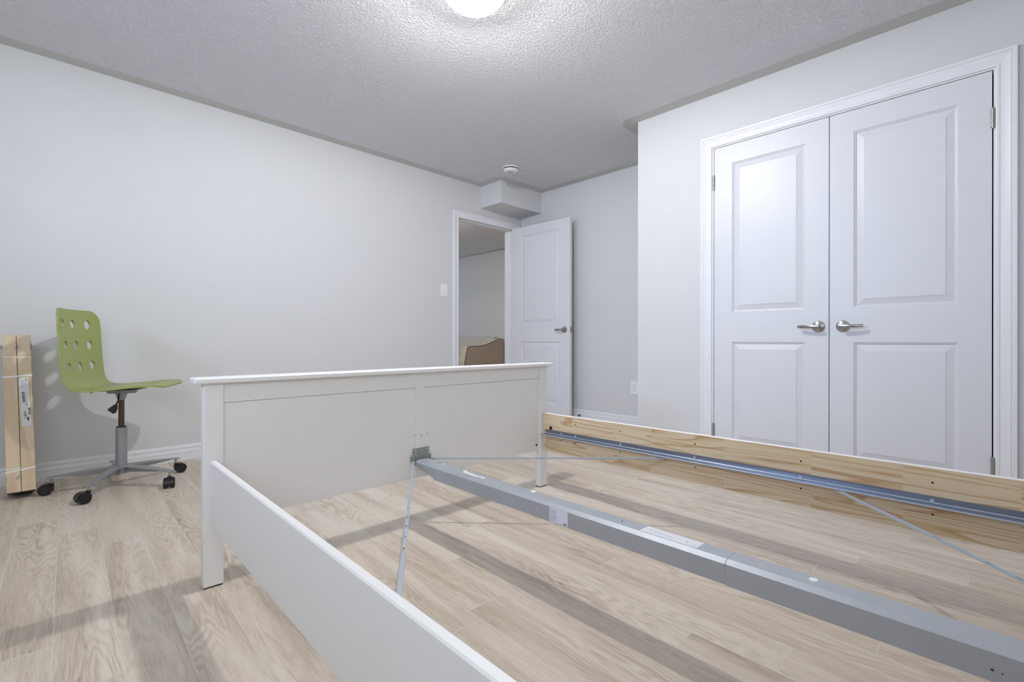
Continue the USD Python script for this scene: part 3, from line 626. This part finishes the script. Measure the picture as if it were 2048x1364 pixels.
# footboard bracket
bk = Polygon([(0.7770, 0.3318), (0.8580, 0.3318), (0.8580, 0.3000), (0.8690, 0.2980), (0.8690, 0.2780), (0.7650, 0.2780), (0.7650, 0.2960), (0.7730, 0.3010), (0.7770, 0.3060)])
bp = obj('end_bracket', prism(bk, 0.0045, 0.0084, 'xzy'), 'bracket', bed, label='steel bracket holding the beam to the footboard')
obj('bracket_tab', join(box(XB - 0.033, XB + 0.033, -0.016, 0.0046, 0.2620, 0.2655), box(0.7660, 0.7770, -0.016, 0.0046, 0.2770, 0.2800), box(0.8570, 0.8680, -0.016, 0.0046, 0.2770, 0.2800)), 'bracket', bp)
for x, z in ((0.7885, 0.3235), (0.8214, 0.3215), (0.8510, 0.3235)):
    obj('screw', lathe([(0, 0.0026), (0.0026, 0.0026), (0.0048, 0.0012), (0.0050, 0), (0, 0)], 18, (x, 0.0046, z), (0, -1, 0)), 'zinc', bp, smooth=30)
for x in (0.7882, 0.8520): obj('bracket_hole', cyl((x, 0.0040, 0.3080), (x, 0.0050, 0.3080), 0.0022, 12), 'bed', bp)
# diagonal braces: two slotted strips each
def brace(a, b, slots, label=None):
    a, b = np.array(a, float), np.array(b, float); d = b - a; L = np.linalg.norm(d[:2]); u = d[:2] / L; n = np.array([-u[1], u[0]])
    def strip(l0, l1, w, holes, z, th):
        poly = rrect(l0, -w / 2, l1, w / 2, w * 0.45)
        for h0, h1 in holes: poly = poly.difference(rrect(h0, -w * 0.24, h1, w * 0.24, w * 0.15))
        t = prism(poly, 0, th); v = np.array(t.vertices); s = v[:, :1]; xy = a[:2] + s * u + v[:, 1:2] * n
        zz = a[2] + (b[2] - a[2]) * s[:, 0] / L + z + v[:, 2]
        return trimesh.Trimesh(np.column_stack([xy, zz]), t.faces, process=False)
    br = obj('brace', strip(0, max(slots) + 0.075, 0.0095, [(h, h + 0.024) for h in slots], -0.0020, 0.0042), 'zinc', bed, label=label)
    ribbed = strip(max(slots) + 0.035, L, 0.0112, [], -0.0030, 0.0056)
    obj('sliding_strip', ribbed, 'zinc', br)
    p = a[:2] + u * (max(slots) + 0.14)
    obj('rivet', cyl((p[0], p[1], a[2] - 0.001), (p[0], p[1], a[2] + 0.0028), 0.0028, 12), 'zinc', br)
    for q in (a + 0.006 * np.append(u, 0), b - 0.006 * np.append(u, 0)):
        obj('brace_bolt', cyl((q[0], q[1], q[2] - 0.004), (q[0], q[1], q[2] + 0.005), 0.0045, 6), 'zinc', br)
zs = [0.590, 0.667, 0.741, 0.816, 0.890]
brace((0.7690, -0.010, 0.2800), (0.0640, -1.085, 0.2925), zs, 'slotted steel brace running to the left rail')
brace((0.8640, -0.010, 0.2800), (1.5750, -0.7420, 0.2925), [0.40, 0.47, 0.54, 0.61], 'slotted steel brace running to the right rail')
brace((0.8640, -2.080, 0.2930), (1.5750, -1.3640, 0.3000), [0.38, 0.45, 0.52, 0.59], 'slotted steel brace from the right rail towards the headboard')
brace((0.7690, -2.080, 0.2930), (0.0600, -1.3640, 0.3000), [0.38, 0.45, 0.52, 0.59])
bp2 = obj('end_bracket', prism(bk, hy + 0.028, hy + 0.032, 'xzy'), 'bracket', bed)
obj('bracket_tab', join(box(XB - 0.033, XB + 0.033, hy + 0.031, hy + 0.055, 0.2720, 0.2750), box(0.7660, 0.7770, hy + 0.031, hy + 0.06, 0.2880, 0.2920), box(0.8570, 0.8680, hy + 0.031, hy + 0.06, 0.2880, 0.2920)), 'bracket', bp2)

# ================================================================== THE CHAIR
PHI = -0.436
ch = thing('office_chair', 'green swivel chair with nine round holes in its backrest', 'chair', (0.3215, 3.40, 0.0), math.degrees(PHI))
prof = np.array([(0.2435, 0.5480), (0.228, 0.5545), (0.205, 0.5575), (0.165, 0.5580), (0.10, 0.5535), (0.02, 0.5460), (-0.05, 0.5410), (-0.095, 0.5405), (-0.128, 0.5480), (-0.152, 0.5660), (-0.168, 0.5920), (-0.178, 0.6230), (-0.1890, 0.6700), (-0.2050, 0.7750), (-0.2206, 0.8840), (-0.2300, 0.9660)])
from scipy.interpolate import CubicSpline
seg = np.r_[0, np.cumsum(np.linalg.norm(np.diff(prof, axis=0), axis=1))]
spl = CubicSpline(seg, prof); AL = seg[-1]
aa = np.linspace(0, AL, 400); zz = spl(aa)[:, 1]
def arc_of_z(z): return float(np.interp(z, zz[150:], aa[150:]))
HWB = 0.2183
def half_width(a):   # outline: slightly narrower seat front
    return HWB - 0.012 * max(0, 1 - a / 0.25)
outline = []
corner_f, corner_b = 0.075, 0.070
shape = sbox(0, -HWB, AL, HWB)
shape = rrect(0, -HWB, AL, HWB, corner_f)
holes = []
for k in range(3):
    az = arc_of_z(0.8840 - 0.1130 * k)
    for j in (-1, 0, 1): holes.append(Point(az, j * 0.1276 * (1.0 - 0.02 * k)).buffer(0.0262, quad_segs=8))
for h in holes: shape = shape.difference(h)
TH = 0.0105
t = prism(shape, -TH / 2, TH / 2, 'xyz', refine=0.014)
v = np.array(t.vertices); a = np.clip(v[:, 0], 0, AL)
P = spl(a); D = spl(a, 1); D /= np.linalg.norm(D, axis=1, keepdims=True)
N = np.column_stack([D[:, 1], -D[:, 0]])         # normal towards the sitter: up on the seat, forward on the back
N = np.where((N[:, 1:2] < 0) & (a[:, None] < 0.4), -N, N); N = np.where((a[:, None] >= 0.40) & (N[:, :1] < 0), -N, N)
kk = np.interp(a, [0, 0.30, 0.42, arc_of_z(0.658), arc_of_z(0.884), AL], [0.05, 0.05, 0.12, 0.37, 0.77, 0.88])
lift = kk * v[:, 1] ** 2 + v[:, 2]
q = P + N * lift[:, None]
t = trimesh.Trimesh(np.column_stack([q[:, 0], v[:, 1], q[:, 1]]), t.faces, process=False)
if t.volume < 0: t.invert()
shell = obj('seat_shell', t, 'green', ch, smooth=50, label='moulded green plywood seat and back')
for s, l in ((-0.0814, -0.1319), (0.1527, -0.1319), (-0.0814, 0.1319), (0.1527, 0.1319)):
    aI = float(np.interp(-s, -np.array(spl(aa)[:200, 0]), aa[:200])); z = float(spl(aI)[1]) + 0.05 * l * l
    obj('screw', cyl((s, l, z + TH / 2 - 0.001), (s, l, z + TH / 2 + 0.0012), 0.0095, 20), 'bracket', shell, smooth=40)
    obj('nut', cyl((s, l, z - TH / 2 - 0.010), (s, l, z - TH / 2 + 0.001), 0.0060, 14), 'bracket', shell, smooth=40)
mech = obj('seat_plate', join(prism(rrect(-0.080, -0.075, 0.085, 0.075, 0.02), 0.5265, 0.5315), hull([((-0.055, 0, 0.520), 0.012), ((0.06, 0.0, 0.520), 0.012), ((0, 0.045, 0.522), 0.010), ((0, -0.045, 0.522), 0.010)])), 'silver', ch, smooth=35)
obj('sleeve', lathe([(0, 0.473), (0.0155, 0.473), (0.019, 0.480), (0.0245, 0.500), (0.034, 0.520), (0, 0.520)], 32), 'silver', mech, smooth=45)
obj('gas_rod', cyl((0, 0, 0.31), (0, 0, 0.476), 0.0135, 32), 'rod', ch, smooth=45)
obj('column', lathe([(0, 0.085), (0.0258, 0.085), (0.0258, 0.320), (0.0245, 0.3225), (0, 0.3225)], 40), 'silver', ch, smooth=45)
obj('column_collar', lathe([(0, 0.3220), (0.0225, 0.3220), (0.0225, 0.3275), (0.0150, 0.3290), (0, 0.3290)], 32), 'black', ch, smooth=40)
# height lever
c, s_ = math.cos(-PHI), math.sin(-PHI)
def to_local(dx, dy): return (dx * c - dy * s_, dx * s_ + dy * c)
lp = [(*to_local(-0.010, -0.012), 0.513), (*to_local(-0.015, -0.05), 0.502), (*to_local(-0.022, -0.09), 0.478), (*to_local(-0.034, -0.105), 0.455)]
hd = obj('height_lever', tube(lp, 0.0035, 8), 'black', ch, smooth=45)
obj('lever_paddle', hull([((*to_local(-0.032, -0.105), 0.458), 0.006), ((*to_local(-0.062, -0.112), 0.436), 0.006), ((*to_local(-0.036, -0.112), 0.420), 0.004), ((*to_local(-0.045, -0.116), 0.416), 0.003), ((*to_local(-0.030, -0.110), 0.440), 0.005)], 12), 'black', hd, smooth=45)
# star base
bs = obj('star_base_hub', lathe([(0, 0.070), (0.030, 0.070), (0.030, 0.098), (0.052, 0.102), (0.056, 0.107), (0.050, 0.1115), (0.027, 0.1150), (0, 0.1150)], 48), 'silver', ch, smooth=40)
wheel_dir = [(1.0, 0.1), (0.4, 0.9), (-1.0, 0.25), (-1.0, -0.35), (-0.25, -1.0)]
angs = [20, 92, 168, 238, 311]
for k, adeg in enumerate(angs):
    th = math.radians(adeg) - PHI
    u = np.array([math.cos(th), math.sin(th)]); n = np.array([-u[1], u[0]])
    RA = 0.305
    poly = Polygon([(0.030, -0.026), (0.12, -0.0245), (0.22, -0.022), (RA - 0.02, -0.0195), (RA - 0.02, 0.0195), (0.22, 0.022), (0.12, 0.0245), (0.030, 0.026)]).union(Point(RA - 0.020, 0).buffer(0.0195, quad_segs=8))
    t = prism(poly, 0, 0.0045, refine=0.02); v = np.array(t.vertices)
    zc = 0.1065 - 0.0245 * (np.clip(v[:, 0] / RA, 0, 1) ** 1.6) + v[:, 2]
    top = trimesh.Trimesh(np.column_stack([v[:, :1] * u + v[:, 1:2] * n, zc]), t.faces, process=False)
    rib = prism(Polygon([(0.03, 0.078), (0.03, 0.1068), (0.10, 0.1035), (0.18, 0.0970), (0.255, 0.0885), (0.255, 0.0860), (0.16, 0.0815)]), -0.009, 0.009, 'xzy')
    v = np.array(rib.vertices); rib = trimesh.Trimesh(np.column_stack([v[:, :1] * u + v[:, 1:2] * n, v[:, 2]]), rib.faces, process=False)
    if rib.volume < 0: rib.invert()
    arm = obj('star_base_leg', join(top, rib), 'silver', ch, smooth=35)
    piv = (RA - 0.022) * u
    wd = np.array(to_local(*wheel_dir[k])); wd /= np.linalg.norm(wd); ax = np.array([-wd[1], wd[0]])
    wc = piv + 0.022 * wd
    st_ = obj('caster', cyl((piv[0], piv[1], 0.050), (piv[0], piv[1], 0.086), 0.0055, 16), 'nickel', ch, smooth=40)
    R_ = 0.0265
    for sgn in (-1, 1):
        p0 = wc + ax * sgn * 0.0060; p1 = wc + ax * sgn * 0.0245
        wh = join(cyl((*p0, R_), (*p1, R_), R_, 32), cyl((*p1, R_), (*(p1 + ax * sgn * 0.002), R_), R_ * 0.62, 24))
        obj('wheel', wh, 'black', st_, smooth=40)
    a0 = np.linspace(math.radians(12), math.radians(185), 22)
    hood = Polygon([(math.cos(x) * 0.0300, R_ + math.sin(x) * 0.0300) for x in a0] + [(math.cos(x) * 0.0275, R_ + math.sin(x) * 0.0275) for x in a0[::-1]])
    hood = hood.buffer(0)
    def place(poly2, w0, w1):
        tt = prism(poly2, w0, w1, 'xzy'); vv = np.array(tt.vertices)
        o = trimesh.Trimesh(np.column_stack([wc + vv[:, :1] * (-wd) + vv[:, 1:2] * ax, vv[:, 2]]), tt.faces, process=False)
        if o.volume < 0: o.invert()
        return o
    yoke = Polygon([(-0.012, 0.010), (0.030, 0.020), (0.030, 0.055), (0.016, 0.058), (-0.010, 0.050)])
    obj('hood', join(place(hood, -0.022, 0.022), place(yoke, -0.0055, 0.0055), cyl((*piv, 0.050), (*piv, 0.0585), 0.0100, 18)), 'black', st_, smooth=40)

# ================================================================== THE SLAT BUNDLE
# two tight stacks of bed slats strapped together, leaning on the far wall
lean, Lb = math.atan2(0.135, 0.79), 0.802
sbn = thing('bed_slat_bundle', 'two strapped stacks of birch bed slats leaning on the wall left of the green chair', 'bed slats', (-0.0655, 3.458, 0.0))
cl_, sl_ = math.cos(lean), math.sin(lean)
def lean_t(t):
    v = np.array(t.vertices); x, y, z = v.T
    x = x - 0.0225 * z / Lb
    return trimesh.Trimesh(np.column_stack([x, y * cl_ + z * sl_, z * cl_ - y * sl_ + DZ]), t.faces, process=False)
NS, TS = 16, 0.0118
DZ = NS * TS * sl_ + 0.006
rs = random.Random(5)
for side, (x0, x1) in enumerate(((-0.0520, -0.0008), (0.0008, 0.0520))):
    for k in range(NS):
        dx, dz = rs.uniform(-0.0010, 0.0010), rs.uniform(-0.004, 0.0) if k else 0.0
        y = k * TS
        obj('slat', lean_t(box(x0 + dx, x1 + dx, y, y + TS - 0.0012, 0.0 - dz * 0, Lb + dz, 0.0012)), 'birch', sbn)
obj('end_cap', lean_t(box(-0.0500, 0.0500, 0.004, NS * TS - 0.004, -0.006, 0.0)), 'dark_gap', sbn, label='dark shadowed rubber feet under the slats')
def band(z, x0, x1, w=0.0042, slope=0.0):
    y0, y1, e = -0.0012, NS * TS + 0.0008, 0.0010
    ring = sbox(x0 - e, y0, x1 + e, y1).difference(sbox(x0 - e + 0.0009, y0 + 0.0009, x1 + e - 0.0009, y1 - 0.0009))
    t = prism(ring, z, z + w); v = np.array(t.vertices); v[:, 2] += slope * v[:, 0]; return lean_t(trimesh.Trimesh(v, t.faces, process=False))
obj('strap', band(0.685, -0.0520, -0.0008), 'strap', sbn); obj('strap', band(0.682, 0.0008, 0.0520), 'strap', sbn)
obj('strap', band(0.582, -0.0535, 0.0535, 0.0075, 0.06), 'strap', sbn)
obj('strap', band(0.105, -0.0535, 0.0535, 0.0070, 0.12), 'strap', sbn); obj('strap', band(0.117, -0.0535, 0.0, 0.0040, 0.05), 'strap', sbn)
def flap(x, z, w, h, m, dx=0.006):
    t = hull([((x, -0.0025, z), 0.0012), ((x + w, -0.0045, z + h * 0.4), 0.0012), ((x + w * 0.6, -0.010, z + h), 0.0012), ((x + dx, -0.006, z + h * 0.8), 0.0012)], 8)
    return obj('webbing_end', lean_t(t), m, sbn)
flap(-0.0040, 0.728, 0.009, 0.022, 'webbing'); flap(0.0500, 0.728, 0.006, 0.030, 'webbing', 0.004); flap(-0.0585, 0.728, 0.008, 0.020, 'webbing'); flap(-0.0180, 0.062, 0.018, 0.020, 'webbing_pale'); flap(-0.0560, 0.055, 0.006, 0.022, 'webbing_pale')
obj('webbing_end', lean_t(hull([((-0.052, 0.004, 0.735), 0.003), ((-0.066, -0.002, 0.742), 0.003), ((-0.074, -0.004, 0.750), 0.002)], 8)), 'webbing', sbn)
# paper label, tilted a little
def lab(t):   # label frame: x right, z up, origin its top left corner
    v = np.array(t.vertices); a = math.radians(1.6)
    x = v[:, 0] * math.cos(a) - v[:, 2] * math.sin(a); z = v[:, 0] * math.sin(a) + v[:, 2] * math.cos(a)
    return lean_t(trimesh.Trimesh(np.column_stack([0.0030 + x, v[:, 1], 0.577 + z]), t.faces, process=False))
LW, LH = 0.0345, 0.252
lp_ = obj('paper_label', lab(box(0, LW, -0.0010, 0.0002, -LH, 0)), 'paper', sbn, label='white product label with barcode')
ln = [box(0.0060, 0.0062 + rs.uniform(0.022, 0.024) * 0 + 0.0180, -0.0013, -0.0009, -0.014 - 0.0035 * k, -0.0128 - 0.0035 * k) for k in range(0)]
for k in range(7):
    x = 0.0080 + k * 0.0028; ln.append(box(x, x + 0.0010, -0.0013, -0.0009, -0.047 + rs.uniform(0, 0.006), -0.010 - rs.uniform(0, 0.006)))
ln.append(box(0.0030, 0.0320, -0.0013, -0.0009, -0.0562, -0.0556))
for k in range(3):
    x = 0.0215 + 0.003 * k; ln.append(box(x, x + 0.0006, -0.0013, -0.0009, -0.128, -0.072 + rs.uniform(-0.02, 0.006)))
obj('label_lines', lab(join(*ln)), 'ink_grey', lp_)
bars, zz_ = [], -0.074
while zz_ > -0.126:
    w = rs.choice([0.0010, 0.0018, 0.0026]); bars.append(box(0.0075, 0.0190, -0.0013, -0.0009, zz_ - w, zz_)); zz_ -= w + rs.choice([0.0009, 0.0014])
bars.append(box(0.0280, 0.0345 - 0.0003, -0.0013, -0.0009, -0.193, -0.160))
bars += [box(0.0065, 0.0080, -0.0013, -0.0009, -0.050, -0.045)]
bars.append(prism(Polygon([(0.0205, -0.2150), (0.0245, -0.2020), (0.0285, -0.2150), (0.0245, -0.2280)]), -0.0013, -0.0009, 'xzy'))
obj('barcode', lab(join(*bars)), 'ink', lp_, label='black barcode and size box')
up_, lf_ = (0, 0, 1), (-1, 0, 0)
wr = [text('LURÖY', 0.0085, (0.0145, -0.0010, -0.192), up_, lf_, 0.0004), text('IKEA', 0.0045, (0.0270, -0.0010, -0.012), up_, lf_, 0.0004), text('IKEA', 0.0050, (0.0240, -0.0010, -0.138), up_, lf_, 0.0004),
      text('L-49623', 0.0040, (0.0170, -0.0010, -0.0600), (1, 0, 0), (0, 0, 1), 0.0004)][:3]
obj('label_lettering', lab(join(*wr)), 'ink', lp_)
obj('size_lettering', lab(text('160x200', 0.0038, (0.0311, -0.0013, -0.1765), up_, lf_, 0.0004)), 'paper', lp_)

# ================================================================== THE SOFA IN THE NEXT ROOM
sf = thing('sofa', 'taupe and cream sofa seen through the open doorway', 'sofa', (5.02, 6.15, 0.0))
# side profile in x (front to back) and z: swooping arm
xs = np.array([0.02, 0.10, 0.24, 0.40, 0.52, 0.62, 0.70, 0.76, 0.83]); zs_ = np.array([0.700, 0.709, 0.713, 0.735, 0.768, 0.805, 0.832, 0.836, 0.822])
sx = np.linspace(0.02, 0.83, 40); sz = CubicSpline(xs, zs_)(sx)
front = [(0.0, 0.685), (-0.012, 0.62), (-0.035, 0.53), (-0.055, 0.43), (-0.060, 0.30), (-0.045, 0.12)]
sidep = Polygon([*zip(sx, sz), (0.83, 0.12), *front[::-1]])
def arm_at(y, nm):
    body = obj(nm, prism(sidep, y, y + 0.13, 'xzy'), 'cream', sf, smooth=40, label='rolled sofa arm, cream along its front edge')
    obj('arm_side', prism(sidep.buffer(-0.004), y - 0.006, y + 0.002, 'xzy'), 'taupe', body, label='taupe outer side of the sofa arm')
    pp = [(x, y - 0.004, z) for x, z in [*front[::-1], *zip(sx[::3], sz[::3])]]
    obj('piping', tube(pp, 0.0055, 8), 'piping', body, smooth=45)
arm_at(0.0, 'arm')
obj('arm', prism(sidep, 1.75, 1.88, 'xzy'), 'cream', sf, smooth=40)
obj('sofa_seat', box(-0.02, 0.70, 0.13, 1.75, 0.12, 0.36, 0.02), 'taupe', sf)
for k in range(2): obj('seat_cushion', box(-0.04, 0.62, 0.14 + 0.805 * k, 0.14 + 0.795 + 0.805 * k, 0.36, 0.50, 0.03), 'cream', sf)
back = Polygon([(0.56, 0.36), (0.83, 0.36), (0.83, 0.845), (0.80, 0.868), (0.75, 0.872), (0.70, 0.860)])
bk_ = obj('backrest', prism(back, 0.13, 1.75, 'xzy'), 'cream', sf, smooth=40)
for k in range(4): obj('tuft_seam', tube([(0.72 - 0.005, 0.35 + 0.38 * k, 0.866), (0.64, 0.35 + 0.38 * k, 0.66), (0.565, 0.35 + 0.38 * k, 0.40)], 0.003, 6), 'taupe', bk_)
for x in (0.0, 0.76):
    for y in (0.03, 1.80): obj('foot', cyl((x, y, 0.0), (x, y, 0.122), 0.018, 16, 0.026), 'piping', sf)
